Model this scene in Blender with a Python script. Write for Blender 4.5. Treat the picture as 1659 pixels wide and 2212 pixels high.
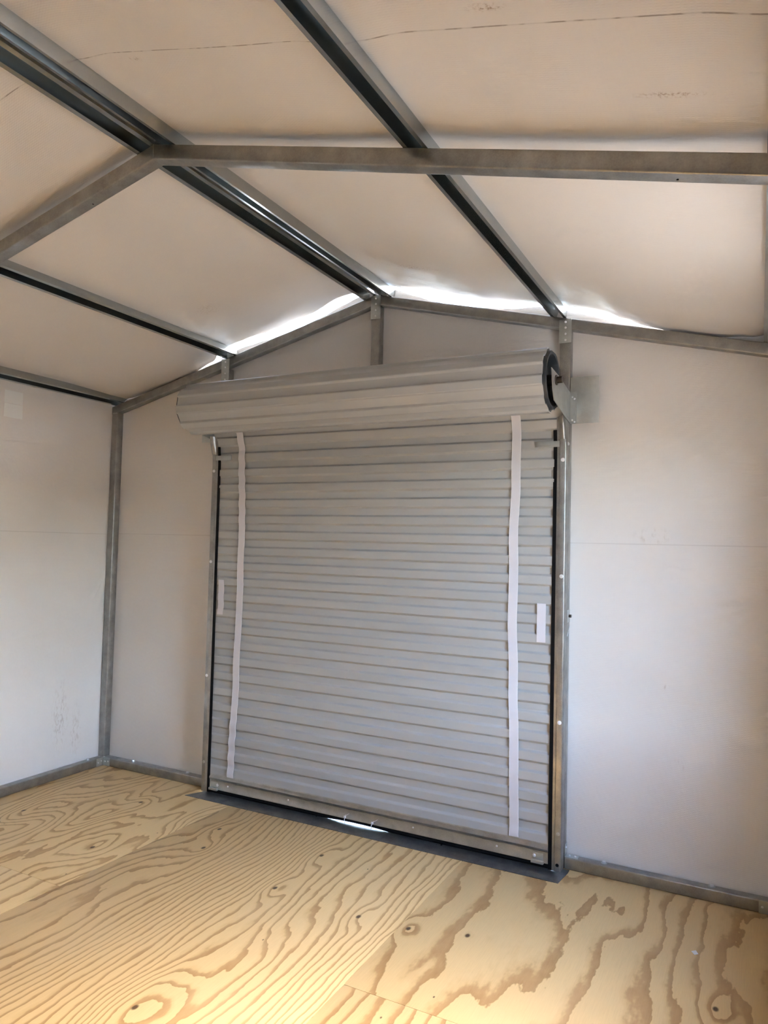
import bpy, bmesh, math, random
from mathutils import Vector, Matrix, noise

random.seed(7)
for o in list(bpy.data.objects):
    bpy.data.objects.remove(o, do_unlink=True)
SC = bpy.context.scene
COL = SC.collection

# ------------------------------------------------------------------ camera
CX = Vector((0.88877, 0.457692, 0.024638))
CY = Vector((-0.001152, -0.051521, 0.998671))
CF = Vector((-0.458353, 0.887617, 0.045263))
CP = Vector((4.14063, -3.76623, 1.61098))
cam_d = bpy.data.cameras.new('camera')
cam = bpy.data.objects.new('camera', cam_d)
COL.objects.link(cam)
cam.matrix_world = Matrix(((CX.x, CY.x, -CF.x, CP.x), (CX.y, CY.y, -CF.y, CP.y),
                           (CX.z, CY.z, -CF.z, CP.z), (0, 0, 0, 1)))
cam_d.sensor_fit = 'HORIZONTAL'
cam_d.sensor_width = 36.0
cam_d.lens = 36.0 * 1571.03 / 1659.0
cam_d.clip_start = 0.01
SC.camera = cam

# ------------------------------------------------------------------ sky, sun, exposure
SUN_DIR = Vector((0.55, 0.42, 0.72)).normalized()
world = bpy.data.worlds.new('sky')
SC.world = world
world.use_nodes = True
wn = world.node_tree
wn.nodes.clear()
w_out = wn.nodes.new('ShaderNodeOutputWorld')
w_bg = wn.nodes.new('ShaderNodeBackground')
w_sky = wn.nodes.new('ShaderNodeTexSky')
w_sky.sky_type = 'NISHITA'
w_sky.sun_disc = False
w_sky.sun_elevation = math.asin(SUN_DIR.z)
w_sky.sun_rotation = math.atan2(SUN_DIR.x, SUN_DIR.y)
w_sky.air_density = 1.0
w_sky.dust_density = 2.0
wn.links.new(w_sky.outputs[0], w_bg.inputs[0])
wn.links.new(w_bg.outputs[0], w_out.inputs[0])
w_bg.inputs[1].default_value = 1.2
sun_d = bpy.data.lights.new('sun', 'SUN')
sun_d.energy = 1.9
sun_d.angle = math.radians(0.6)
sun_d.color = (1.0, 0.95, 0.88)
sun = bpy.data.objects.new('sun', sun_d)
COL.objects.link(sun)
sun.rotation_euler = SUN_DIR.to_track_quat('Z', 'Y').to_euler()
SC.view_settings.view_transform = 'Standard'
SC.view_settings.look = 'None'
SC.view_settings.gamma = 1.0
SC.view_settings.use_curve_mapping = False
SC.view_settings.exposure = 2.45
SC.cycles.use_denoising = True
SC.cycles.use_adaptive_sampling = True
SC.cycles.adaptive_threshold = 0.12
SC.cycles.adaptive_min_samples = 16
SC.cycles.max_bounces = 5
SC.cycles.diffuse_bounces = 5
SC.cycles.glossy_bounces = 4
SC.cycles.sample_clamp_indirect = 6.0

# ------------------------------------------------------------------ measures (metres)
T = 0.0572                       # square tube
XP, ZP, ZE = 2.10679, 3.04388, 2.52378
W = 2 * XP                       # inside width between tubes
SL = (ZP - ZE) / XP              # roof slope
TC = T * 1.03                    # tube depth measured straight up
YM = -1.79841                    # rear face of the frame in mid room
YB = -5.45                       # back wall
HAT = 0.056
def rb(x): return ZP - SL * abs(x - XP)          # underside of rafters
def rtop(x): return rb(x) + TC                   # top of rafters
def sstep(a, b, v):
    t = min(1.0, max(0.0, (v - a) / (b - a)))
    return t * t * (3 - 2 * t)
def lerp_pts(pts, x):
    if x <= pts[0][0]: return pts[0][1]
    for (x0, y0), (x1, y1) in zip(pts, pts[1:]):
        if x <= x1:
            u = (x - x0) / (x1 - x0)
            u = u * u * (3 - 2 * u)
            return y0 + (y1 - y0) * u
    return pts[-1][1]
def nz(x, y, z=0.0): return noise.noise(Vector((x, y, z)))

# ------------------------------------------------------------------ materials
class NT:
    def __init__(self, name):
        self.m = bpy.data.materials.new(name)
        self.m.use_nodes = True
        self.t = self.m.node_tree
        self.b = self.t.nodes['Principled BSDF']
    def n(self, typ, **kw):
        nd = self.t.nodes.new(typ)
        for k, v in kw.items(): setattr(nd, k, v)
        return nd
    def put(self, sock, v):
        if isinstance(v, bpy.types.NodeSocket): self.t.links.new(v, sock)
        else: sock.default_value = v
    def math(self, op, a, b=None, c=None):
        nd = self.n('ShaderNodeMath', operation=op)
        for i, v in enumerate((a, b, c)):
            if v is not None: self.put(nd.inputs[i], v)
        return nd.outputs[0]
    def coord(self):
        if not hasattr(self, '_c'): self._c = self.n('ShaderNodeTexCoord').outputs['Object']
        return self._c
    def xyz(self):
        if not hasattr(self, '_x'):
            s = self.n('ShaderNodeSeparateXYZ')
            self.t.links.new(self.coord(), s.inputs[0])
            self._x = s.outputs
        return self._x
    def mapped(self, scale=(1, 1, 1), loc=(0, 0, 0)):
        mp = self.n('ShaderNodeMapping')
        self.t.links.new(self.coord(), mp.inputs[0])
        mp.inputs['Scale'].default_value = scale
        mp.inputs['Location'].default_value = loc
        return mp.outputs[0]
    def noise(self, scale, vec=None, detail=2.0, rough=0.5, dist=0.0):
        nd = self.n('ShaderNodeTexNoise')
        self.put(nd.inputs['Vector'], vec if vec is not None else self.coord())
        nd.inputs['Scale'].default_value = scale
        nd.inputs['Detail'].default_value = detail
        nd.inputs['Roughness'].default_value = rough
        nd.inputs['Distortion'].default_value = dist
        return nd.outputs['Fac']
    def ramp(self, fac, stops, interp='LINEAR'):
        r = self.n('ShaderNodeValToRGB')
        r.color_ramp.interpolation = interp
        e = r.color_ramp.elements
        while len(e) < len(stops): e.new(0.5)
        for el, (p, c) in zip(e, stops):
            el.position = p
            el.color = (c[0], c[1], c[2], 1) if not isinstance(c, (int, float)) else (c, c, c, 1)
        self.t.links.new(fac, r.inputs[0])
        return r.outputs[0]
    def mix(self, fac, a, b):
        nd = self.n('ShaderNodeMix', data_type='RGBA')
        self.put(nd.inputs['Factor'], fac)
        for s, v in ((nd.inputs[6], a), (nd.inputs[7], b)):
            if isinstance(v, tuple) and len(v) == 3: v = (*v, 1)
            self.put(s, v)
        return nd.outputs[2]
    def maprange(self, v, a, b, c=0.0, d=1.0, smooth=True):
        nd = self.n('ShaderNodeMapRange', interpolation_type='SMOOTHSTEP' if smooth else 'LINEAR')
        self.put(nd.inputs[0], v)
        for i, q in enumerate((a, b, c, d)): nd.inputs[i + 1].default_value = q
        return nd.outputs[0]
    def dist(self, p, scale=(1, 1, 1)):
        mp = self.n('ShaderNodeMapping')
        mp.vector_type = 'POINT'
        self.t.links.new(self.coord(), mp.inputs[0])
        mp.inputs['Scale'].default_value = scale
        mp.inputs['Location'].default_value = tuple(-a * s for a, s in zip(p, scale))
        vm = self.n('ShaderNodeVectorMath', operation='LENGTH')
        self.t.links.new(mp.outputs[0], vm.inputs[0])
        return vm.outputs['Value']
    def bump(self, h, strength=0.3, dist=0.002):
        nd = self.n('ShaderNodeBump')
        nd.inputs['Strength'].default_value = strength
        nd.inputs['Distance'].default_value = dist
        self.put(nd.inputs['Height'], h)
        self.t.links.new(nd.outputs[0], self.b.inputs['Normal'])
    def set(self, color=None, rough=None, metal=None, spec=None, coat=None):
        if color is not None: self.put(self.b.inputs['Base Color'], (*color, 1) if isinstance(color, tuple) else color)
        if rough is not None: self.put(self.b.inputs['Roughness'], rough)
        if metal is not None: self.put(self.b.inputs['Metallic'], metal)
        if spec is not None: self.put(self.b.inputs['Specular IOR Level'], spec)
        return self.m

def steel(name, lo, hi, r0, r1, stretch=(2, 2, 2), scale=6.0, metal=0.9):
    a = NT(name)
    f = a.noise(scale, a.mapped(stretch), 4.0, 0.6)
    g = a.noise(90.0, a.mapped(stretch), 2.0, 0.6)
    mixf = a.math('ADD', a.math('MULTIPLY', f, 0.75), a.math('MULTIPLY', g, 0.25))
    col = a.ramp(mixf, [(0.35, lo), (0.65, hi)])
    a.bump(g, 0.08, 0.001)
    return a.set(col, a.ramp(mixf, [(0.3, r1), (0.7, r0)]), metal)

M = {}
M['tube'] = steel('galvanized tube', (0.29, 0.283, 0.262), (0.43, 0.422, 0.395), 0.29, 0.42)
M['purlin'] = steel('bright galvanized purlin', (0.46, 0.49, 0.49), (0.52, 0.55, 0.55), 0.17, 0.24, scale=3.0, metal=1.0)
M['zinc'] = steel('zinc plate', (0.52, 0.54, 0.52), (0.60, 0.62, 0.60), 0.34, 0.42, scale=9.0)
M['bar'] = steel('mill finish bar', (0.36, 0.36, 0.34), (0.50, 0.50, 0.48), 0.28, 0.42)
M['flash'] = steel('dark sheet flashing', (0.20, 0.21, 0.22), (0.34, 0.35, 0.36), 0.26, 0.40)
M['screw'] = NT('bright screw').set((0.82, 0.83, 0.84), 0.32, 0.55)
M['bolt'] = NT('polished bolt cap').set((0.90, 0.90, 0.90), 0.35, 0.35)
M['rubber'] = NT('black rubber').set((0.004, 0.004, 0.005), 0.7, 0.0, 0.15)
M['plastic'] = NT('black moulded plastic').set((0.026, 0.031, 0.034), 0.38, 0.0)
M['shaft'] = NT('dark oiled steel').set((0.055, 0.045, 0.036), 0.30, 0.8)
M['hole'] = NT('dark hole').set((0.003, 0.003, 0.003), 0.9, 0.0, 0.0)
M['white'] = NT('white nylon').set((0.80, 0.80, 0.82), 0.4)
M['paper'] = NT('white paper').set((0.80, 0.80, 0.80), 0.7)
M['roofpanel'] = NT('white roof panel').set((0.72, 0.72, 0.70), 0.4)
M['yellow'] = NT('yellow plastic').set((0.42, 0.27, 0.02), 0.5)
M['patch'] = NT('pale vinyl tape').set((0.80, 0.80, 0.77), 0.3)

def paint(name, col):
    a = NT(name)
    f = a.noise(3.0, a.mapped((0.5, 1, 3)), 3.0)
    c = a.ramp(f, [(0.3, tuple(v * 0.94 for v in col)), (0.7, col)])
    a.bump(a.noise(160.0), 0.03, 0.0005)
    return a.set(c, 0.36, 0.0, 0.5)
M['door'] = paint('grey painted curtain', (0.43, 0.43, 0.415))

def strap_mat():
    a = NT('white webbing')
    wv = a.n('ShaderNodeTexWave', wave_type='BANDS', bands_direction='Z')
    a.put(wv.inputs['Vector'], a.coord())
    wv.inputs['Scale'].default_value = 160.0
    a.bump(wv.outputs['Fac'], 0.15, 0.001)
    return a.set((0.67, 0.655, 0.68), 0.6)
M['strap'] = strap_mat()

def insul(name, col, axis, seams=(), stains=()):
    """white woven facing: two fine thread directions, dirt where the photograph has it"""
    a = NT(name)
    x, y, z = a.xyz()
    u, v = {'x': (y, z), 'y': (x, z), 'z': (x, y)}[axis]
    th1 = a.math('SINE', a.math('MULTIPLY', v, 2 * math.pi / 0.0085))
    th2 = a.math('SINE', a.math('MULTIPLY', u, 2 * math.pi / 0.013))
    weave = a.math('ADD', a.math('MULTIPLY', th1, 0.6), a.math('MULTIPLY', a.math('MULTIPLY', th1, th2), 0.5))
    crinkle = a.noise(26.0, None, 3.0, 0.6)
    h = a.math('ADD', a.math('MULTIPLY', weave, 0.35), a.math('MULTIPLY', crinkle, 2.2))
    a.bump(h, 0.30, 0.0016)
    c = a.ramp(a.noise(1.6, None, 3.0), [(0.3, tuple(k * 0.955 for k in col)), (0.7, col)])
    for (axs, pos, width, dark) in seams:
        q = {'x': x, 'y': y, 'z': z}[axs]
        d = a.math('ABSOLUTE', a.math('SUBTRACT', q, pos))
        d = a.math('ADD', d, a.math('MULTIPLY', a.math('SUBTRACT', a.noise(2.0), 0.5), 0.004))
        line = a.maprange(d, width, width * 0.2, 0.0, 1.0)
        dash = a.maprange(a.noise(22.0, None, 2.0), 0.42, 0.58, 0.25, 1.0) if axs == 'y' else 0.6
        c = a.mix(a.math('MULTIPLY', a.math('MULTIPLY', line, dash), dark), c, (0.16, 0.11, 0.075))
    for (p, sc, amt, ns) in stains:
        d = a.dist(p, sc)
        m = a.maprange(d, 1.0, 0.1, 0.0, 1.0)
        g = a.maprange(a.noise(ns, a.mapped((1, 1, 0.45)), 4.0, 0.65), 0.46, 0.68, 0.0, 1.0)
        c = a.mix(a.math('MULTIPLY', a.math('MULTIPLY', m, g), amt), c, (0.30, 0.19, 0.11))
    return a.set(c, 0.42, 0.0, 0.45)
WHITE = (0.75, 0.712, 0.67)
M['ins_left'] = insul('white facing left', WHITE, 'x', [('z', 1.64, 0.004, 0.35)],
    [((-0.06, -0.33, 0.40), (4, 11, 3.0), 0.40, 62.0), ((-0.06, -0.20, 0.28), (4, 16, 4.0), 0.32, 62.0)])
M['ins_front'] = insul('white facing front', WHITE, 'y', [('z', 1.646, 0.004, 0.30)],
    [((3.67, 0.06, 1.69), (9, 4, 18), 0.45, 40.0), ((3.80, 0.06, 0.58), (20, 4, 24), 0.5, 40.0),
     ((3.74, 0.06, 0.95), (50, 4, 50), 0.5, 40.0)])
M['ins_right'] = insul('white facing right', WHITE, 'x')
M['ins_roof'] = insul('white facing roof', WHITE, 'z', [('y', -2.225, 0.0035, 0.75)],
    [((3.60, -2.29, 2.8), (16, 50, 1), 0.9, 110.0), ((2.42, -2.19, 3.05), (30, 60, 1), 0.8, 110.0),
     ((1.30, -0.55, 2.9), (9, 12, 1), 0.35, 90.0), ((3.95, -1.95, 2.7), (9, 60, 1), 0.8, 120.0),
     ((2.55, -0.45, 3.0), (4, 22, 1), 0.6, 110.0)])

def plywood(name, seed, K, A, sx, sy, jag, knots, bias=0.0, tone=1.0):
    tone *= 0.84
    """rotary-cut pine: contour lines of a stretched height field along the grain (y)"""
    a = NT(name)
    x, y, z = a.xyz()
    n1 = a.noise(1.0, a.mapped((sx, sy, 1), (seed * 3.7, seed * 1.3, seed)), 1.5, 0.45, 0.25)
    n2 = a.noise(1.0, a.mapped((9, 2.2, 1), (seed * 1.1, seed * 2.3, seed)), 2.0, 0.5)
    n3 = a.noise(1.0, a.mapped((34, 14, 1), (seed, seed * 5.1, seed)), 2.0, 0.6)
    v = a.math('ADD', a.math('MULTIPLY', x, K), a.math('MULTIPLY', n1, A))
    v = a.math('ADD', v, a.math('MULTIPLY', n2, jag))
    v = a.math('ADD', v, a.math('MULTIPLY', n3, 0.34))
    dk = None
    for (kx, ky, amp, rad) in knots:
        d = a.dist((kx, ky, 0), (1.0 / rad, 0.55 / rad, 0))
        v = a.math('ADD', v, a.math('MULTIPLY', a.maprange(d, 0.0, 1.0, 1.0, 0.0), amp))
        core = a.maprange(a.dist((kx, ky, 0), (75, 48, 0)), 0.4, 1.0, 1.0, 0.0)
        dk = core if dk is None else a.math('MAXIMUM', dk, core)
    f = a.math('FRACT', a.math('ADD', v, bias))
    L = tuple(k * tone for k in (0.89, 0.625, 0.295)); L2 = tuple(k * tone for k in (0.82, 0.56, 0.255))
    B = tuple(k * tone for k in (0.60, 0.365, 0.150)); B2 = tuple(k * tone for k in (0.50, 0.285, 0.105))
    col = a.ramp(f, [(0.0, L), (0.50, L), (0.66, L2), (0.755, B), (0.945, B2), (0.98, L)])
    fib = a.noise(1.0, a.mapped((260, 9, 1)), 3.0, 0.7)
    big = a.noise(2.2, None, 2.0)
    col = a.mix(a.maprange(fib, 0.35, 0.7, 0.0, 0.22), col, tuple(k * tone for k in (0.66, 0.44, 0.22)))
    col = a.mix(a.maprange(big, 0.45, 0.75, 0.0, 0.25), col, tuple(k * tone for k in (0.78, 0.57, 0.32)))
    vor = a.n('ShaderNodeTexVoronoi', feature='F1')
    a.put(vor.inputs['Vector'], a.mapped((1, 0.6, 1)))
    vor.inputs['Scale'].default_value = 7.5
    speck = a.maprange(vor.outputs['Distance'], 0.035, 0.018, 0.0, 0.85)
    col = a.mix(speck, col, (0.07, 0.035, 0.015))
    if dk is not None: col = a.mix(a.math('MULTIPLY', dk, 0.92), col, (0.05, 0.022, 0.010))
    a.bump(a.math('ADD', a.math('MULTIPLY', fib, 0.6), f), 0.08, 0.0008)
    return a.set(col, 0.52, 0.0, 0.35)

gr = NT('dark gravel')
M['gravel'] = gr.set(gr.ramp(gr.noise(3.0, None, 6.0, 0.7), [(0.3, (0.16, 0.148, 0.125)), (0.7, (0.235, 0.215, 0.18))]), 0.9)

hl = NT('dark horizon blocker')  # dark green-brown for the added ring that blocks horizon light
M['blocker'] = hl.set(hl.ramp(hl.noise(0.6, None, 5.0, 0.7), [(0.3, (0.03, 0.04, 0.02)), (0.7, (0.08, 0.09, 0.045))]), 0.9)

# ------------------------------------------------------------------ mesh helpers
def obj(name, verts, faces, mat, parent=None, smooth=35.0):
    me = bpy.data.meshes.new(name)
    me.from_pydata([tuple(v) for v in verts], [], faces)
    me.materials.append(M[mat] if isinstance(mat, str) else mat)
    bm = bmesh.new(); bm.from_mesh(me)
    bmesh.ops.recalc_face_normals(bm, faces=bm.faces)
    bm.to_mesh(me); bm.free()
    if smooth:
        me.polygons.foreach_set('use_smooth', [True] * len(me.polygons))
        me.set_sharp_from_angle(angle=math.radians(smooth))
    o = bpy.data.objects.new(name, me)
    COL.objects.link(o)
    if parent is not None: o.parent = parent
    return o
def tag(o, label, cat, group=None):
    o['label'] = label; o['category'] = cat
    if group: o['group'] = group
    return o
def struct(o):
    o['kind'] = 'structure'
    return o
def thing(name, label, cat, group=None):
    o = bpy.data.objects.new(name, None)
    o.empty_display_size = 0.1
    COL.objects.link(o)
    return tag(o, label, cat, group)
class MB:
    """collects shapes that belong to ONE piece"""
    def __init__(self): self.v = []; self.f = []
    def add(self, v, f):
        k = len(self.v); self.v += [tuple(q) for q in v]; self.f += [tuple(i + k for i in t) for t in f]
        return self
    def box(self, x0, x1, y0, y1, z0, z1, bev=0.0):
        if bev <= 0:
            v = [(x, y, z) for x in (x0, x1) for y in (y0, y1) for z in (z0, z1)]
            f = [(0, 1, 3, 2), (4, 6, 7, 5), (0, 4, 5, 1), (2, 3, 7, 6), (0, 2, 6, 4), (1, 5, 7, 3)]
            return self.add(v, f)
        bm = bmesh.new()
        bmesh.ops.create_cube(bm, size=1.0)
        for q in bm.verts:
            q.co = Vector(((x0 + x1) / 2 + q.co.x * (x1 - x0), (y0 + y1) / 2 + q.co.y * (y1 - y0), (z0 + z1) / 2 + q.co.z * (z1 - z0)))
        bmesh.ops.bevel(bm, geom=bm.edges[:], offset=bev, segments=2, affect='EDGES', profile=0.5)
        bm.verts.index_update()
        v = [q.co[:] for q in bm.verts]; f = [tuple(q.index for q in t.verts) for t in bm.faces]
        bm.free()
        return self.add(v, f)
    def sweep(self, rings, closed=True, caps=True):
        n = len(rings[0]); k = []
        v = [p for r in rings for p in r]; f = []
        for i in range(len(rings) - 1):
            for j in range(n if closed else n - 1):
                a, b = i * n + j, i * n + (j + 1) % n
                f.append((a, b, b + n, a + n))
        if caps and closed:
            f.append(tuple(range(n))[::-1]); f.append(tuple(range((len(rings) - 1) * n, len(rings) * n)))
        return self.add(v, f)
    def disc(self, c, axis, r, h, n=14, dome=0.0):
        """short cylinder / dome from point c along unit axis"""
        ax = Vector(axis).normalized(); q = ax.to_track_quat('Z', 'Y')
        prof = [(r, 0), (r, h)] if not dome else [(r, 0), (r, h), (r * 0.8, h + dome * 0.6), (r * 0.4, h + dome * 0.95)]
        rings = [[Vector(c) + q @ Vector((rr * math.cos(2 * math.pi * i / n), rr * math.sin(2 * math.pi * i / n), hh)) for i in range(n)] for rr, hh in prof]
        return self.sweep(rings)
    def prism(self, poly, axis, a, b):
        """extrude a 2D polygon: axis 'x' takes (y,z), 'y' takes (x,z), 'z' takes (x,y)"""
        mk = {'x': lambda p, t: (t, p[0], p[1]), 'y': lambda p, t: (p[0], t, p[1]), 'z': lambda p, t: (p[0], p[1], t)}[axis]
        return self.sweep([[mk(p, a) for p in poly], [mk(p, b) for p in poly]])
    def build(self, name, mat, parent=None, smooth=35.0): return obj(name, self.v, self.f, mat, parent, smooth)
def rrect(a0, a1, b0, b1, r=0.006, n=3):
    out = []
    for cx, cy, s in ((a1 - r, b1 - r, 0), (a0 + r, b1 - r, 90), (a0 + r, b0 + r, 180), (a1 - r, b0 + r, 270)):
        for i in range(n + 1):
            t = math.radians(s + 90 * i / n); out.append((cx + r * math.cos(t), cy + r * math.sin(t)))
    return out
def vtube(x0, x1, y0, y1, z0, z1): return MB().sweep([[(x, y, z) for x, y in rrect(x0, x1, y0, y1)] for z in (z0, z1)])
def rafter(y0, y1, xa, xb):
    """sloping tube cut plumb at both ends"""
    sec = rrect(y0, y1, 0, TC)
    return MB().sweep([[(x, y, rb(x) + h) for y, h in sec] for x in (xa, xb)])
SCREW = {}
def screw(parent, c, axis, r=0.006, name='screw', mat='screw', h=0.002, dome=0.003):
    """shares one mesh per size"""
    key = (r, name, mat, h, dome)
    if key not in SCREW:
        o = MB().disc((0, 0, 0), (0, 0, 1), r, h, 12, dome).build(name, mat)
        SCREW[key] = o.data
        bpy.data.objects.remove(o)
    o = bpy.data.objects.new(name, SCREW[key])
    COL.objects.link(o)
    o.location = c
    o.rotation_euler = Vector(axis).to_track_quat('Z', 'Y').to_euler()
    o.parent = parent
    return o

# ================================================================== THE SETTING
# ---- outside ground
g = struct(MB().box(-70, 74, -70, 70, -0.60, -0.22).build('ground', 'gravel'))
hv, hf = [], []  # unseen ring added outside to block low sky light at the horizon
NH = 96
for i in range(NH):
    a = 2 * math.pi * i / NH
    ca, sa = math.cos(a), math.sin(a)
    hh = 6.8 + 2.2 * nz(ca * 3, sa * 3, 1.0) + 1.2 * nz(ca * 11, sa * 11, 4.0)
    hv += [(2.1 + 46 * ca, 46 * sa, -0.25), (2.1 + 52 * ca, 52 * sa, hh * 0.8), (2.1 + 58 * ca, 58 * sa, hh), (2.1 + 66 * ca, 66 * sa, -0.25)]
for i in range(NH):
    j = (i + 1) % NH
    for k in range(3): hf.append((i * 4 + k, j * 4 + k, j * 4 + k + 1, i * 4 + k + 1))
struct(obj('horizon_blocker', hv, hf, 'blocker', smooth=80))

# ---- floor: deck with plywood sheets as its pieces
deck = struct(MB().box(-0.06, W + 0.06, YB, 0.055, -0.20, -0.019).build('floor', 'gravel'))
XA, XB_, YS = 1.27, 2.79, -1.38
G = 0.0007
sheets = [
    (-0.056, XA, YS, 0.054, plywood('pine ply back left', 2.0, 3.0, 19.0, 1.8, 0.75, 2.0, [(0.776, -0.402, 1.2, 0.10), (1.054, -1.006, 3.0, 0.20), (0.30, -0.85, 2.0, 0.22)], 0.2)),
    (-0.056, XA, YB + 0.02, YS, plywood('pine ply front left', 5.0, 12.0, 9.0, 1.3, 0.5, 1.0, [(0.9, -1.9, 1.5, 0.2)], 0.1)),
    (XA, XB_, -2.62, 0.054, plywood('pine ply middle', 9.0, 20.0, 17.0, 1.35, 0.50, 1.9, [(1.458, -0.483, 1.6, 0.12), (2.133, -0.485, 1.6, 0.12), (2.135, -0.896, 1.6, 0.10), (2.233, -1.848, 3.0, 0.20), (1.55, -0.72, -1.4, 0.09), (2.6, -0.93, 1.2, 0.1)], 0.0)),
    (XA, XB_, YB + 0.02, -2.62, plywood('pine ply middle near', 12.0, 14.0, 8.0, 1.5, 0.55, 0.9, [], 0.0)),
    (XB_, W + 0.056, YS, 0.054, plywood('pine ply right', 17.0, 6.0, 10.0, 1.2, 0.7, 1.2, [(4.006, -0.855, 1.0, 0.10), (2.83, -0.91, 1.4, 0.09), (3.067, -0.837, 0.6, 0.06)], 0.35, 0.97)),
    (XB_, W + 0.056, YB + 0.02, YS, plywood('pine ply front right', 21.0, 17.0, 6.0, 1.5, 0.6, 1.3, [], 0.0, 0.95)),
]
for x0, x1, y0, y1, m in sheets:
    MB().box(x0 + G, x1 - G, y0 + G, y1 - G, -0.018, 0.0, 0.0006).build('plywood_sheet', m, deck)

# ---- wall facing (white insulation stretched outside the tubes)
def sheet(name, us, vs, pt, mat, thick_dir, keep=None, thick=0.02):
    n, mm = len(us), len(vs)
    v = [pt(u, w) for u in us for w in vs]; f = []
    for i in range(n - 1):
        for j in range(mm - 1):
            f.append((i * mm + j, (i + 1) * mm + j, (i + 1) * mm + j + 1, i * mm + j + 1))
    return v, f
def rng(a, b, step):
    n = max(1, int(round((b - a) / step))); return [a + (b - a) * i / n for i in range(n + 1)]
def with_back(v, f, off):
    """gives a facing sheet its thickness: a copy behind, joined round the border"""
    from collections import Counter
    k = len(v)
    v2 = v + [tuple(a + b for a, b in zip(p, off)) for p in v]
    f2 = list(f) + [tuple(i + k for i in reversed(t)) for t in f]
    edges = Counter()
    for t in f:
        for a, b in zip(t, t[1:] + t[:1]): edges[tuple(sorted((a, b)))] += 1
    for t in f:
        for a, b in zip(t, t[1:] + t[:1]):
            if edges[tuple(sorted((a, b)))] == 1: f2.append((b, a, a + k, b + k))
    return v2, f2
def wrinkle(u, v, cu, cv, ang, spread, length, amp, per):
    """a few folds fanning from (cu, cv)"""
    du, dv = u - cu, v - cv
    r = math.hypot(du, dv)
    if r > length or r < 1e-5: return 0.0
    a = math.atan2(dv, du) - ang
    a = (a + math.pi) % (2 * math.pi) - math.pi
    w = math.exp(-(a / spread) ** 2) * sstep(length, 0.0, r) * sstep(0.0, 0.06, r)
    return amp * w * math.cos(a * per)

def left_pt(y, z):
    b = 0.006 * nz(y * 1.1 + 4, z * 0.9, 1.0) + 0.002 * nz(y * 4, z * 3, 5)
    b += wrinkle(y, z, 0.02, 1.38, math.radians(238), 0.45, 0.42, 0.011, 20)
    b += 0.004 * sstep(1.66, 1.642, z) * sstep(1.45, 1.642, z)
    b += 0.010 * math.exp(-((z - 0.09) / 0.05) ** 2) * (0.5 + 0.5 * math.sin(y * 9))
    return (-T - 0.004 + b * 0.8, y, z)
lv, lf = sheet('l', rng(YB, -1.2, 0.05) + rng(-1.185, 0.055, 0.0155), rng(-0.018, rtop(-0.03) + 0.04, 0.018), left_pt, None, None)
struct(obj('wall_left', *with_back(lv, lf, (-0.03, 0, 0)), 'ins_left', smooth=60))

TOP = [(-0.06, 0.064), (0.25, 0.055), (0.68, 0.045), (0.86, 0.052), (0.98, 0.060), (1.07, 0.060), (1.17, 0.050), (1.33, 0.034), (1.50, 0.030), (1.70, 0.038),
       (1.83, 0.054), (1.95, 0.062), (2.10, 0.064), (2.19, 0.064), (2.23, 0.055), (2.34, 0.037), (2.45, 0.018), (2.555, 0.012), (2.70, 0.012), (2.81, 0.020), (2.91, 0.028), (3.08, 0.058),
       (3.24, 0.058), (3.34, 0.047), (3.48, 0.026), (3.60, 0.030), (3.80, 0.032), (3.95, 0.040), (4.06, 0.060), (4.28, 0.07)]
def wtop(x): return rtop(x) + lerp_pts(TOP, x)
def front_y(x, z):
    b = 0.007 * nz(x * 1.0 + 9, z * 0.9, 3.0) + 0.002 * nz(x * 4, z * 3, 8)
    b += wrinkle(x, z, 4.25, 1.42, math.radians(200), 0.55, 0.60, 0.011, 22)
    b += wrinkle(x, z, 0.0, 0.05, math.radians(35), 0.5, 0.35, 0.006, 20)
    b += wrinkle(x, z, 3.29, 1.17, math.radians(-10), 0.9, 0.10, 0.004, 12)
    b += 0.004 * sstep(1.66, 1.648, z) * sstep(1.45, 1.648, z)
    return T + 0.006 - b * 0.8
fv, ff = [], []
DX0, DX1, DZ = 0.985, 3.233, 2.235
for x0, x1, z0 in ((-0.06, DX0, -0.018), (DX0, DX1, DZ), (DX1, W + 0.06, -0.018)):
    us = rng(x0, x1, 0.02); nr = 150 if z0 < 0 else 26
    k = len(fv)
    for x in us:
        t = wtop(x)
        for j in range(nr + 1):
            z = z0 + (t - z0) * j / nr
            fv.append((x, front_y(x, z), z))
    for i in range(len(us) - 1):
        for j in range(nr):
            a = k + i * (nr + 1) + j; ff.append((a, a + nr + 1, a + nr + 2, a + 1))
struct(obj('wall_front', *with_back(fv, ff, (0, 0.025, 0)), 'ins_front', smooth=60))

# right wall with the open window the daylight comes through
WY0, WY1, WZ0, WZ1 = -1.73, -0.86, 0.90, 2.34
OPENINGS = [(WY0, WY1, WZ0, WZ1)]
ZT = rtop(W + 0.03) + 0.04
rv, rf = [], []
def rpatch(y0, y1, z0, z1):
    k = len(rv); us = rng(y0, y1, 0.06); vs = rng(z0, z1, 0.06)
    for y in us:
        for z in vs: rv.append((W + T + 0.004 - 0.005 * nz(y * 1.2, z, 11), y, z))
    for i in range(len(us) - 1):
        for j in range(len(vs) - 1):
            a = k + i * len(vs) + j; rf.append((a, a + len(vs), a + len(vs) + 1, a + 1))
yc = YB
for y0, y1, z0, z1 in OPENINGS:
    rpatch(yc, y0, -0.018, ZT); rpatch(y0, y1, z1, ZT)
    if z0 > 0: rpatch(y0, y1, -0.018, z0)
    yc = y1
rpatch(yc, 0.055, -0.018, ZT)
struct(obj('wall_right', *with_back(rv, rf, (0.03, 0, 0)), 'ins_right', smooth=60))
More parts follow.
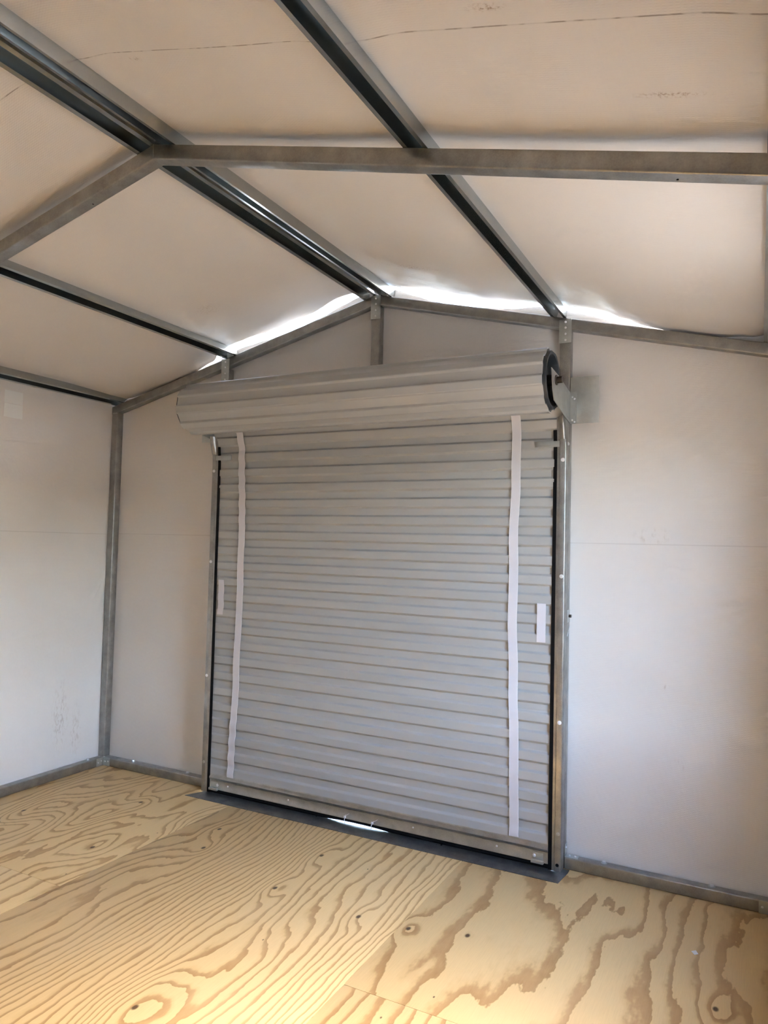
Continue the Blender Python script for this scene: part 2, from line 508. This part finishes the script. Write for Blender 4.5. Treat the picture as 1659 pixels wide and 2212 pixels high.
bk = MB().prism([(-0.06, -0.2), (W + 0.06, -0.2), (W + 0.06, rtop(W + .06) + .05), (XP, rtop(XP) + .05), (-0.06, rtop(-.06) + .05)], 'y', YB - 0.03, YB)
struct(bk.build('wall_back', 'ins_front'))

# ---- roof facing: rides over the purlins, sags between them, ragged front edge leaves a slit of daylight
PUR = [0.014, 1.021, 2.063, 2.170, 3.199, 4.200]
YE = [(-0.1, 0.058), (0.62, 0.058), (0.84, 0.040), (0.95, -0.020), (1.05, -0.026), (1.17, -0.022), (1.38, 0.022), (1.63, 0.012), (1.86, -0.028), (2.0, 0.0), (2.10, 0.0), (2.20, 0.010), (2.35, 0.030),
      (2.53, 0.050), (2.90, 0.05), (3.06, 0.025), (3.22, 0.015), (3.36, 0.040), (3.53, 0.050), (3.76, 0.058), (4.3, 0.058)]
HE = [(-0.1, 0.05), (0.30, 0.022), (0.60, 0.016), (0.84, 0.040), (0.98, 0.066), (1.25, 0.064), (1.40, 0.058), (1.60, 0.060), (1.85, 0.066), (2.18, 0.066), (2.35, 0.064), (2.44, 0.063), (2.53, 0.058),
      (2.64, 0.049), (2.78, 0.043), (2.91, 0.055), (3.06, 0.066), (3.24, 0.066), (3.34, 0.064), (3.41, 0.060), (3.53, 0.037), (3.65, 0.022), (3.76, 0.014), (3.95, 0.012), (4.10, 0.030), (4.2, 0.058)]
def roof_h(x, y):
    base = HAT + 0.0025
    for a, b in zip(PUR, PUR[1:]):
        if a + 0.032 < x < b - 0.032 and b - a > 0.5:
            u = (x - a - 0.032) / (b - a - 0.064)
            rear = sstep(-1.74, -2.08, y)           # lies tight under the roof ribs behind the mid frame, hangs slack before it
            slack = 0.012 + 0.010 * nz(a * 3.1, y * 1.3, 2.0)
            D = slack * (1 - rear) - 0.012 * rear
            base -= D * (math.sin(math.pi * u) ** 0.55 * (1 - rear) + sstep(0, 0.16, u) * sstep(1, 0.84, u) * rear)
            base += (0.004 * nz(x * 2.2, y * 1.6, 7.0) + 0.0012 * nz(x * 7, y * 6, 3.0)) * sstep(0, 0.12, u) * sstep(1, 0.88, u)
            break
    e = sstep(-0.55, -0.02, y)
    near = lerp_pts(HE, x) + 0.004 * e * nz(x * 5.0, y * 16.0, 9.0)
    return base * (1 - e) + near * e
xs = rng(-0.085, W + 0.085, 0.0225); ny = 190
cv, cf = [], []
for x in xs:
    ye = lerp_pts(YE, x)
    for j in range(ny + 1):
        t = j / ny
        y = YB + (ye - YB) * t
        cv.append((x, y, rtop(x) + max(0.004, roof_h(x, y))))
for i in range(len(xs) - 1):
    for j in range(ny):
        a = i * (ny + 1) + j; cf.append((a, a + ny + 1, a + ny + 2, a + 1))
struct(obj('ceiling', *with_back(cv, cf, (0, 0, 0.012)), 'ins_roof', smooth=60))

rp = [(-0.16, rtop(-0.16) + 0.112), (XP, rtop(XP) + 0.112), (W + 0.16, rtop(W + 0.16) + 0.112), (W + 0.16, rtop(W + 0.16) + 0.116), (XP, rtop(XP) + 0.116), (-0.16, rtop(-0.16) + 0.116)]
struct(MB().prism(rp, 'y', YB - 0.05, 0.092).build('roof', 'roofpanel'))

# frame members the photograph does not show, on the right and behind
for i, (a, b, c, d, e, f) in enumerate(((W, W + T, YB, -0.001, 0.0, T), (0, W, YB, YB + T, 0.0, T))):
    struct(MB().box(a, b, c, d, e, f, 0.005).build('trim_%d' % (i + 1), 'tube'))
wm = MB()
for a, b, c, d in ((WY0 - 0.05, WY1 + 0.05, WZ0 - 0.05, WZ0), (WY0 - 0.05, WY1 + 0.05, WZ1, WZ1 + 0.05), (WY0 - 0.05, WY0, WZ0, WZ1), (WY1, WY1 + 0.05, WZ0, WZ1)):
    wm.box(W + 0.012, W + 0.098, a, b, c, d)
struct(wm.build('window_1', 'white'))
struct(vtube(W, W + T, 0, T, T, ZE + TC - 0.012).build('trim_3', 'tube'))

# ================================================================== STEEL FRAME
def base_rail(label, x0, x1, y0, y1):
    t = thing('base_rail', label, 'rail', 'steel base rails around the floor')
    if x1 - x0 > y1 - y0:
        m = MB().sweep([[(x, y, z) for y, z in rrect(y0, y1, 0.0004, T)] for x in (x0, x1)])
    else:
        m = MB().sweep([[(x, y, z) for x, z in rrect(x0, x1, 0.0004, T)] for y in (y0, y1)])
    m.build('rail_tube', 'tube', t)
    return t
def anchor(parent, x, y, z=T):
    b = MB().disc((x, y, z), (0, 0, 1), 0.016, 0.0025, 16).build('anchor_bolt', 'zinc', parent)
    h = MB().disc((x, y, z + 0.0025), (0, 0, 1), 0.009, 0.007, 6).build('bolt_head', 'screw', b)
    return b
fl = base_rail('short galvanized base rail on the floor between corner post and door', T * 0 + 0.001, 0.945, 0.0, T)
for x in (0.2525, 0.7496): anchor(fl, x, 0.034)
fr = base_rail('galvanized base rail on the floor right of the roll-up door', 3.270, W - 0.001, 0.0, T)
for x in (3.457, 3.9466): anchor(fr, x, 0.034)
lr = base_rail('galvanized base rail running along the foot of the left wall', -T, 0.0, YB + T, -0.001)
for y in (-0.109, -0.95): anchor(lr, -0.034, y)
# corner plates lapped on the rails
c = MB().box(0.0, 0.064, -0.0025, -0.0003, 0.001, T + 0.001).box(0.0003, 0.0025, -0.062, -0.0003, 0.001, T + 0.001).build('corner_plate', 'zinc', fl)
for x, z in ((0.020, 0.030), (0.048, 0.034)): screw(c, (x, -0.0025, z), (0, -1, 0), 0.0055)
for y, z in ((-0.022, 0.034), (-0.048, 0.026)): screw(c, (0.0025, y, z), (1, 0, 0), 0.0055)
c = MB().box(4.141, W - 0.0005, -0.0025, -0.0003, 0.001, T + 0.001).build('corner_plate', 'zinc', fr)
screw(c, (4.156, -0.0025, 0.030), (0, -1, 0), 0.0055)
c = MB().box(3.2675, 3.332, 0.006, 0.050, T + 0.0003, T + 0.0025).box(3.2675, 3.2695, 0.006, 0.050, T, T + 0.062).build('angle_clip', 'zinc', fr)
for x in (3.288, 3.316): screw(c, (x, 0.030, T + 0.0025), (0, 0, 1), 0.006)
screw(c, (3.2695, 0.028, T + 0.040), (1, 0, 0), 0.006)

cp = thing('corner_post', 'galvanized square corner post where left and door walls meet', 'post')
vtube(-T, 0, 0, T, T + 0.0005, ZE - 0.0005).build('post_tube', 'tube', cp)
MB().box(-0.0495, -0.0045, -0.0004, 0.0006, ZE - 0.006, ZE - 0.0006).build('weld_bead', 'zinc', cp)

gf = thing('gable_rafter', 'galvanized peaked rafter tube along the top of the door wall', 'rafter')
rafter(0, T, -T, XP).build('rafter_tube', 'tube', gf)
rafter(0, T, XP, W + T).build('rafter_tube', 'tube', gf)

mf = thing('rafter_frame', 'galvanized peaked rafter frame crossing overhead in mid room', 'rafter')
rafter(YM, YM + T, -T, XP).build('rafter_tube', 'tube', mf)
rafter(YM, YM + T, XP, W + T).build('rafter_tube', 'tube', mf)
MB().sweep([[(XP + dx, YM - 0.0012 + dy, rb(XP) + h) for dx, dy in ((-0.003, 0.002), (0, -0.0008), (0.003, 0.002))] for h in (0.001, TC - 0.002)]).build('weld_bead', 'zinc', mf)
vtube(-T, 0, YM, YM + T, T, ZE).build('post_tube', 'tube', mf)
vtube(W, W + T, YM, YM + T, T, ZE).build('post_tube', 'tube', mf)
for x in (1.75, 3.95):
    o = MB().disc((x, YM + 0.036, rb(x) - 0.0002), (0, 0, -1), 0.004, 0.0004, 10).build('drain_hole', 'hole', mf)

def stud(label, x0, x1, z0, z1, bz0, bz1):
    t = thing('gable_stud', label, 'stud', 'steel studs of the door wall')
    vtube(x0, x1, 0, T, z0, z1).build('stud_tube', 'tube', t)
    p = MB().box(x0 - 0.003, x1 + 0.005, -0.0028, -0.0006, bz0, bz1, 0.0006).build('splice_plate', 'zinc', t)
    h = bz1 - bz0; xm = (x0 + x1) / 2
    for k in (0.12, 0.38, 0.64, 0.88): screw(p, (xm + 0.002, -0.0028, bz0 + h * k), (0, -1, 0), 0.0058, 'rivet', 'bolt')
    return t
stud('short galvanized gable stud hanging from the roof peak above the door roll', XP - T / 2, XP + T / 2, 2.24, rb(XP) - 0.009, 2.954, 3.096)
sl_ = stud('galvanized door stud behind the left end of the door roll', 0.952, 1.009, 0.0015, rb(0.952) - 0.003, 2.665, rtop(0.98) - 0.004)
sr_ = stud('galvanized full-height door stud right of the roll-up door', 3.209, 3.266, 0.0015, rb(3.266) - 0.003, 2.690, rtop(3.26) - 0.003)
hd = struct(MB().box(1.0095, 3.2085, 0.001, T, 2.18, 2.239, 0.004).build('trim_4', 'tube'))

def purlin(label, xc, y0=YB + 0.01, y1=T):
    """hat channel: open side down, flanges on the rafters"""
    s = SL if xc < XP else -SL
    nrm = math.sqrt(1 + s * s)
    ex, ez = 1 / nrm, s / nrm; nx, nzz = -s / nrm, 1 / nrm
    w, fl_, H, tk = 0.056, 0.0155, HAT, 0.0016
    outer = [(-w / 2 - fl_, 0), (-w / 2 - fl_, tk), (-w / 2, tk), (-w / 2 + 0.006, H), (w / 2 - 0.006, H), (w / 2, tk), (w / 2 + fl_, tk), (w / 2 + fl_, 0)]
    inner = [(w / 2 - tk, 0), (w / 2 - 0.006 - tk, H - tk), (-w / 2 + 0.006 + tk, H - tk), (-w / 2 + tk, 0)]
    prof = outer + inner
    z0 = rtop(xc) + 0.0004
    ring = lambda y: [(xc + a * ex + b * nx, y, z0 + a * ez + b * nzz) for a, b in prof]
    m = MB()
    n = len(prof); r0, r1 = ring(y0), ring(y1)
    f = [(j, (j + 1) % n, (j + 1) % n + n, j + n) for j in range(n)]
    for o_ in (0, n):
        f += [(o_ + 0, o_ + 1, o_ + 2, o_ + 11), (o_ + 2, o_ + 3, o_ + 10, o_ + 11), (o_ + 3, o_ + 4, o_ + 9, o_ + 10), (o_ + 4, o_ + 5, o_ + 8, o_ + 9), (o_ + 5, o_ + 6, o_ + 7, o_ + 8)]
    m.add(r0 + r1, f)
    t = thing('roof_purlin', label, 'purlin', 'hat channel purlins under the roof')
    m.build('hat_channel', 'purlin', t, 25)
    return t
pl = [purlin('galvanized eave purlin along the top of the left wall', PUR[0]),
      purlin('galvanized roof purlin halfway up the left roof slope', PUR[1]),
      purlin('left one of the paired ridge purlins at the roof peak', PUR[2]),
      purlin('right one of the paired ridge purlins at the roof peak', PUR[3]),
      purlin('galvanized roof purlin halfway up the right roof slope', PUR[4])]
eave_r = purlin('eave purlin', PUR[5]).children[0]
bpy.data.objects.remove(eave_r.parent)
eave_r.name = 'trim_5'
struct(eave_r)

# ================================================================== ROLL-UP DOOR
PER = 0.1005
YC, ZC, RR = -0.31, 2.425, 0.149
XL, XR = 1.000, 3.243
def cur_y(z):
    """flat curtain in the tracks, leaning back towards the roll near the top"""
    t = sstep(2.12, 2.46, z)
    return -0.036 - 0.105 * t * t
def pan_off(z): return 0.0026 * sum(z > q for q in (0.749, 1.352, 1.956)) - 0.003
def prof_zs(z0, z1):
    """(z, depth) points of the ribs between two heights"""
    pts = []
    k0 = int((z0 - 1.425) / PER) - 2
    for k in range(k0, k0 + int((z1 - z0) / PER) + 5):
        b = 1.425 + k * PER                     # lower edge of a proud rib
        for dz, d in ((-0.0085, 0.0), (-0.0050, 0.0018), (0.0025, 0.0122), (0.0060, 0.0140), (0.0445, 0.0140), (0.0480, 0.0122), (0.0550, 0.0018), (0.0585, 0.0)):
            pts.append((b + dz, d))
    def dep(z):
        for (a, da), (c_, dc) in zip(pts, pts[1:]):
            if a <= z <= c_: return da + (dc - da) * (z - a) / (c_ - a)
        return 0.0
    out = [(z0, dep(z0))] + [q for q in pts if z0 + 1e-4 < q[0] < z1 - 1e-4] + [(z1, dep(z1))]
    return out
door = thing('roll_up_door', 'grey ribbed steel roll-up door with coiled curtain on top', 'door')
secs = [0.118, 0.749, 1.352, 1.956, 2.40]
for i in range(4):
    z0, z1 = secs[i], secs[i + 1] + (0.010 if i < 3 else 0)
    pz = prof_zs(z0, z1)
    off = 0.0026 * i - 0.003
    front = [[(x, cur_y(z) - d - off, z) for z, d in pz] for x in (0.975, 3.240)]
    m = MB()
    n = len(pz)
    vv = [(x, cur_y(z) - d - off, z) for x in (0.970, 3.243) for z, d in pz] + [(x, cur_y(z) - d - off + 0.0022, z) for x in (0.970, 3.243) for z, d in pz]
    f = []
    for j in range(n - 1):
        f += [(j, j + 1, n + j + 1, n + j), (2 * n + j, 3 * n + j, 3 * n + j + 1, 2 * n + j + 1),
              (j, 2 * n + j, 2 * n + j + 1, j + 1), (n + j, n + j + 1, 3 * n + j + 1, 3 * n + j)]
    f += [(0, n, 3 * n, 2 * n), (n - 1, 2 * n - 1 + 2 * n - n, 0, 0)][:1] + [(n - 1, 3 * n - 1, 4 * n - 1, 2 * n - 1)]
    m.add(vv, f).build('curtain_panel', 'door', door, 22)

# coiled curtain
LOBES = 9
def roll_ring(x, n_per=8):
    ring = []
    prof = ((0.0, 0.0), (0.04, 0.0015), (0.12, 0.0105), (0.16, 0.012), (0.48, 0.012), (0.52, 0.0105), (0.60, 0.0015), (0.64, 0.0))
    for k in range(LOBES):
        for u, d in prof:
            a = 2 * math.pi * (k + u) / LOBES + 0.30
            ring.append((x, YC + (RR - 0.003 + d) * math.cos(a), ZC + (RR - 0.003 + d) * math.sin(a)))
    return ring
m = MB()
ra, rb_ = roll_ring(XL), roll_ring(XR)
inn = lambda x: [(x, YC + (p[1] - YC) * 0.965, ZC + (p[2] - ZC) * 0.965) for p in roll_ring(x)]
m.sweep([inn(XR), ra and roll_ring(XR), roll_ring(XL), inn(XL)], caps=False)
m.v, m.f = m.v, m.f
n = len(ra)
m.f += [(3 * n + j, 3 * n + (j + 1) % n, (j + 1) % n, j) for j in range(n)]
m.build('coiled_curtain', 'door', door, 22)
# black drum wheels in both ends
for side, x in ((1, XR), (-1, XL)):
    m = MB()
    def dr(r, dx, lob=0.0):
        out = []
        for i in range(72):
            a = 2 * math.pi * i / 72
            q = r + lob * sstep(-0.3, 0.5, math.cos(a * LOBES - 0.30 * LOBES - 2.2))
            out.append((x + side * dx, YC + q * math.cos(a), ZC + q * math.sin(a)))
        return out
    rings = [dr(0.020, -0.034), dr(0.108, -0.034), dr(0.114, -0.030), dr(0.126, 0.014), dr(0.136, 0.016, 0.004), dr(0.1385, 0.010, 0.004), dr(0.1385, -0.05, 0.004)]
    m.sweep(rings, caps=False).sweep([dr(0.020, -0.045), dr(0.138, -0.045)], caps=False)
    d = m.build('drum_wheel', 'plastic', door, 30)
    for a in (100, 262):
        ca, sa = math.cos(math.radians(a)), math.sin(math.radians(a))
        pts = [(YC + ca * 0.066 + (0.016 * math.cos(t) * -sa) + 0.030 * math.sin(t) * ca, ZC + sa * 0.066 + 0.016 * math.cos(t) * ca + 0.030 * math.sin(t) * sa) for t in [2 * math.pi * i / 16 for i in range(16)]]
        MB().prism(pts, 'x', x - side * 0.0345, x - side * 0.0325).build('wheel_hole', 'hole', d)
    MB().disc((x - side * 0.045, YC, ZC), (side, 0, 0), 0.028, 0.060, 20).build('hub', 'plastic', d)
MB().disc((0.90, YC, ZC), (1, 0, 0), 0.0165, 2.402, 20).build('axle', 'shaft', door)
# bottom bar: two lips, channel and rubber
BY = -0.036
bp = [(BY + 0.004, 0.128), (BY - 0.010, 0.130), (BY - 0.012, 0.119), (BY - 0.013, 0.116), (BY - 0.022, 0.110), (BY - 0.026, 0.101), (BY - 0.022, 0.092), (BY - 0.013, 0.087),
      (BY - 0.0125, 0.084), (BY - 0.0145, 0.082), (BY - 0.0145, 0.046), (BY - 0.020, 0.036), (BY - 0.020, 0.030), (BY + 0.004, 0.030)]
MB().prism(bp, 'x', 1.017, 3.1985).build('bottom_bar', 'bar', door, 40)
def seal_z(x): return 0.0035 + 0.0075 * max(0.0, 1 - ((x - 2.09) / 0.22) ** 2)
m = MB()
rings = []
for x in rng(1.004, 3.212, 0.03):
    zb = seal_z(x)
    rings.append([(x, BY - 0.010, 0.0315), (x, BY - 0.016, zb + 0.012), (x, BY - 0.008, zb), (x, BY + 0.004, zb), (x, BY + 0.004, 0.0315)])
m.sweep(rings).build('rubber_seal', 'rubber', door)
for x in (1.16, 2.93, 1.62, 2.45): screw(door, (x, BY - 0.0145, 0.062), (0, -1, 0), 0.0055, 'rivet')
for xa, xb, sx in ((3.115, 3.178, 3.128), (1.020, 1.085, 1.078)):
    lb = MB().box(xa, xb, BY - 0.034, BY - 0.0150, 0.026, 0.040, 0.001).box(xa + 0.004, xb - 0.004, BY - 0.0172, BY - 0.0148, 0.040, 0.074, 0.0006).build('slide_stop', 'zinc', door)
    screw(lb, (sx, BY - 0.0172, 0.058), (0, -1, 0), 0.009)

# ---- tracks
def track(label, s, xo):
    """s=+1: opens to the right (left-hand track); xo = outer face"""
    t = thing('door_track', label, 'track', 'side tracks of the roll-up door')
    X = lambda a: xo + s * a
    zs = rng(0.004, 2.08, 0.35) + rng(2.12, 2.285, 0.0206)
    def dy(z): return -0.020 * max(0.0, (z - 2.10) / 0.185) ** 1.7
    prof = [(0.0, -0.0004), (0.0, -0.054), (0.002, -0.058), (0.006, -0.060), (0.030, -0.060), (0.0325, -0.0585), (0.035, -0.0565), (0.046, -0.0565), (0.048, -0.055), (0.048, -0.052), (0.003, -0.0505), (0.003, -0.0004)]
    m = MB().sweep([[(X(a), b + (dy(z) if b < -0.01 else 0.0), z) for a, b in prof] for z in zs])
    m.build('track_channel', 'tube', t, 30)
    MB().sweep([[(X(a), b + dy(z), z) for a, b in ((0.046, -0.0560), (0.066, -0.0545), (0.066, -0.0515), (0.046, -0.0515))] for z in zs[:-3]]).build('seal_strip', 'rubber', t)
    m = MB().sweep([[(X(a), b + dy(z) , z) for a, b in ((-0.001, -0.050), (0.000, -0.060 - 0.010 * q), (0.010, -0.066 - 0.016 * q), (0.024, -0.066 - 0.012 * q), (0.033, -0.0595))] for z, q in ((2.175, 0.0), (2.20, 0.6), (2.235, 1.0), (2.29, 1.1))], closed=False, caps=False)
    m.build('flared_guide', 'tube', t, 60)
    tab = MB().box(min(X(0.034), X(0.160)), max(X(0.034), X(0.160)), -0.0650, -0.0605, 2.136, 2.166, 0.0008).build('stop_tab', 'zinc', t)
    return t
tl = track('door track on the left edge of the ribbed curtain', 1, 0.949)
tr_ = track('door track on the right edge of the ribbed curtain', -1, 3.265)
for z in (2.067, 1.475, 0.740): screw(tl, (0.966, -0.060, z), (0, -1, 0), 0.0105, 'bolt_cap', 'bolt', 0.0015, 0.002)
screw(tl, (0.966, -0.060, 0.19), (0, -1, 0), 0.0095, 'bolt_cap', 'zinc', 0.0015, 0.002)
for z in (2.069, 1.474, 0.739): screw(tr_, (3.249, -0.060, z), (0, -1, 0), 0.0105, 'bolt_cap', 'bolt', 0.0015, 0.002)
screw(tr_, (3.249, -0.060, 0.189), (0, -1, 0), 0.0095, 'bolt_cap', 'zinc', 0.0015, 0.002)
screw(tr_, (3.247, -0.060, 0.036), (0, -1, 0), 0.0085, 'bolt_cap', 'rubber', 0.0008, 0.001)
screw(tr_, (3.2652, -0.020, 2.155), (1, -0.6, 0), 0.0085, 'screw')
o = MB().disc((0.949, -0.030, 2.146), (-1, 0, 0), 0.010, 0.008, 10).build('stop_bolt', 'shaft', tl)

# ---- axle brackets and their wall plates
def bracket(label, s, xw):
    t = thing('axle_bracket', label, 'bracket', 'axle brackets of the roll-up door')
    poly = [(-0.395, 2.468), (-0.238, 2.456), (-0.012, 2.424), (-0.006, 2.416), (-0.006, 2.272), (-0.02, 2.264), (-0.245, 2.306), (-0.340, 2.322), (-0.372, 2.372)]
    MB().prism(poly, 'x', xw - 0.0015, xw + 0.0015).build('gusset_plate', 'zinc', t)
    a, b = sorted((xw, xw + s * 0.034))
    f = MB().prism(rrect(a, b, 2.262, 2.426, 0.007), 'y', -0.0065, -0.0040).build('mounting_flange', 'zinc', t)
    a2, b2 = sorted((xw + s * 0.003, xw + s * 0.030))
    MB().prism(rrect(a2, b2, 2.302, 2.386, 0.003), 'y', -0.0085, -0.0064).build('raised_rib', 'zinc', f)
    for z in (2.400, 2.280):
        screw(f, (xw + s * 0.012, -0.0065, z), (0, -1, 0), 0.0045)
        screw(f, (xw + s * 0.023, -0.0065, z - 0.010), (0, -1, 0), 0.0055)
    MB().sweep([[(xw + s * (0.0015 + h), y, z) for y, z in ((-0.185, 2.350), (-0.150, 2.300), (-0.030, 2.283), (-0.022, 2.297))] for h in (0, 0.0012)]).build('pressed_rib', 'zinc', t)
    MB().disc((xw + s * 0.0015, YC, ZC), (s, 0, 0), 0.025, 0.006, 18).build('bearing_collar', 'shaft', t)
    return t
bracket('zinc axle bracket holding the right end of the door roll', 1, 3.2690)
bracket('zinc axle bracket under the left end of the door roll', -1, 0.9455)
def wplate(label, x0, x1, z0, z1, bend=None):
    m = MB().box(x0, x1, -0.0036, -0.0012, z0, z1, 0.0005)
    tag(m.build('backing_plate', 'zinc'), label, 'plate', 'backing plates behind the axle brackets')
wplate('flat zinc plate behind the right axle bracket', 3.2700, 3.4145, 2.2605, 2.5040)
wplate('flat zinc plate peeking out under the left end of the roll', 0.804, 0.9440, 2.268, 2.50)

# ---- threshold flashing
th = MB()
pts = [(0.919, -0.172), (3.2805, -0.177), (3.296, -0.044), (3.2965, -0.006), (0.945, -0.006), (0.968, -0.072)]
th.prism(pts, 'z', 0.0006, 0.0028)
th.box(0.99, 3.23, -0.006, 0.15, 0.0006, 0.0028)
tag(th.build('threshold_plate', 'flash'), 'dark galvanized threshold flashing lying on the floor under the door', 'threshold')

# ================================================================== SOFT THINGS ON THE DOOR
def ribbon(name, mat, path, wdt, thick, parent=None):
    """vertical band: path = [(x centre, y front, z)]"""
    m = MB()
    m.sweep([[(x - wdt / 2, y, z), (x + wdt / 2, y, z), (x + wdt / 2, y + thick, z), (x - wdt / 2, y + thick, z)] for x, y, z in path])
    return m.build(name, mat, parent, 50)
def strap(label, pts, z0, z1, und, wob):
    t = thing('webbing_strap', label, 'strap', 'white straps on the door')
    path = []
    for z in rng(z0, z1, 0.0125):
        ph = 2 * math.pi * (z - 1.45) / PER
        am = lerp_pts(und, z)
        path.append((lerp_pts(pts, z) + wob * nz(z * 4.0, 3.3, wob * 900), cur_y(z) - pan_off(z) - 0.0172 - am * (0.5 + 0.5 * math.cos(ph)) - 0.0015 * nz(z * 6, 1.0), z))
    ribbon('webbing', 'strap', path, 0.047, 0.0014, t)
    for s in (-1, 1):
        ribbon('selvedge', 'white', [(x + s * 0.0232, y - 0.0005, z) for x, y, z in path], 0.0026, 0.0022, t)
    return t
strap('wavy white webbing strap hanging down the left side of the curtain', [(0.122, 1.177), (0.45, 1.186), (0.80, 1.192), (1.20, 1.205), (1.60, 1.207), (1.95, 1.197), (2.31, 1.188)], 0.121, 2.36,
      [(0.12, 0.008), (0.45, 0.007), (0.62, 0.001), (1.65, 0.001), (1.80, 0.006), (2.2, 0.008)], 0.006)
strap('white webbing strap hanging down the right side of the curtain', [(0.131, 3.020), (0.45, 3.016), (0.9, 3.005), (1.3, 2.994), (1.7, 2.995), (2.0, 3.004), (2.315, 3.007)], 0.131, 2.36,
      [(0.12, 0.006), (0.5, 0.002), (1.3, 0.0008), (2.3, 0.002)], 0.004)
def tape(label, pts, wob):
    path = [(x, cur_y(z) - pan_off(z) - 0.0172 - wob * math.cos(2 * math.pi * (z - 1.45) / PER) - wob, z) for x, z in pts]
    o = ribbon('tape_strip', 'strap', path, 0.046, 0.0014)
    tag(o, label, 'tape', 'short white tapes on the door')
def spread(a, b, n): return [(a[0] + (b[0] - a[0]) * i / n, a[1] + (b[1] - a[1]) * i / n) for i in range(n + 1)]
tape('short white tape stuck beside the right door track', spread((3.147, 1.132), (3.147, 1.330), 10), 0.0008)
tape('short curled white tape stuck beside the left door track', spread((1.052, 1.138), (1.056, 1.20), 4) + spread((1.056, 1.205), (1.055, 1.361), 8)[1:], 0.0022)

def zip_tie(label, x, lean):
    t = thing('cable_tie', label, 'cable tie', 'cable ties at the foot of the door')
    y0 = BY - 0.024
    pts = [Vector((x, y0 + 0.004, 0.0045)), Vector((x + lean * 0.2, y0 - 0.006, 0.022)), Vector((x + lean * 0.6, y0 - 0.008, 0.044)), Vector((x + lean, y0 - 0.006, 0.056))]
    m = MB().sweep([[(p.x + a, p.y + b, p.z) for a, b in ((-.0025, -.0008), (.0025, -.0008), (.0025, .0008), (-.0025, .0008))] for p in pts])
    m.build('tie_band', 'white', t)
    q = pts[-2]
    MB().box(q.x - 0.006, q.x + 0.006, q.y - 0.006, q.y + 0.003, q.z - 0.005, q.z + 0.006, 0.001).build('tie_head', 'white', t)
    e = pts[-1]
    MB().sweep([[(p.x + a, p.y + b, p.z) for a, b in ((-.0025, -.0008), (.0025, -.0008), (.0025, .0008), (-.0025, .0008))] for p in (Vector((q.x, q.y - 0.003, q.z + 0.004)), Vector((e.x + 0.012, e.y - 0.004, e.z + 0.004)), Vector((e.x + 0.024, e.y - 0.002, e.z + 0.012)))]).build('tie_tail', 'white', t)
zip_tie('white cable tie at the foot of the door, the left of two', 2.020, 0.010)
zip_tie('white cable tie at the foot of the door, the right of two', 2.192, 0.022)

# ================================================================== SMALL THINGS
def patch(label, y0, y1, z0, z1, k):
    vs, fs = [], []
    us, ws = rng(y0, y1, 0.02), rng(z0, z1, 0.02)
    for y in us:
        for z in ws:
            p = left_pt(y, z); vs.append((p[0] + 0.0015, y, z + 0.002 * k))
    n = len(ws)
    for i in range(len(us) - 1):
        for j in range(n - 1): fs.append((i * n + j, (i + 1) * n + j, (i + 1) * n + j + 1, i * n + j + 1))
    o = obj('repair_patch', *with_back(vs, fs, (-0.0012, 0, 0)), 'patch', smooth=60)
    tag(o, label, 'patch', 'tape patches on the left wall')
patch('upper square tape patch high on the left wall under the eave', -0.846, -0.719, 2.447, 2.527, 0)
patch('lower square tape patch high on the left wall', -0.846, -0.718, 2.358, 2.444, 0)

cl = thing('latch_clip', 'small zinc clip screwed to the side of the right door stud', 'clip')
MB().box(3.2664, 3.2684, -0.004, 0.052, 1.236, 1.300, 0.0005).build('clip_plate', 'zinc', cl)
MB().disc((3.2684, 0.034, 1.268), (1, 0, 0), 0.008, 0.012, 10).build('clip_screw', 'shaft', cl)
MB().sweep([[(3.2668 + a, y, z + b) for a, b in ((0, -0.002), (0.003, -0.002), (0.003, 0.002), (0, 0.002))] for y, z in ((0.000, 1.168), (0.026, 1.192), (0.056, 1.212))]).build('clip_wire', 'screw', cl)
tag(MB().box(0.936, 0.9485, -0.034, -0.024, 1.218, 1.238, 0.001).build('peg', 'yellow'), 'tiny yellow peg stuck on the left door track', 'peg')

sc_ = MB()
sc_.add([(3.8985, -0.4947, 0.0006), (3.9123, -0.5174, 0.0006), (3.9262, -0.5062, 0.0016), (3.9151, -0.4832, 0.0030),
         (3.8985, -0.4947, 0.0011), (3.9123, -0.5174, 0.0011), (3.9262, -0.5062, 0.0021), (3.9151, -0.4832, 0.0035)],
        [(0, 1, 2, 3), (4, 7, 6, 5), (0, 4, 5, 1), (1, 5, 6, 2), (2, 6, 7, 3), (3, 7, 4, 0)])
tag(sc_.build('paper_scrap', 'paper'), 'tiny scrap of white paper lying on the plywood floor', 'paper')
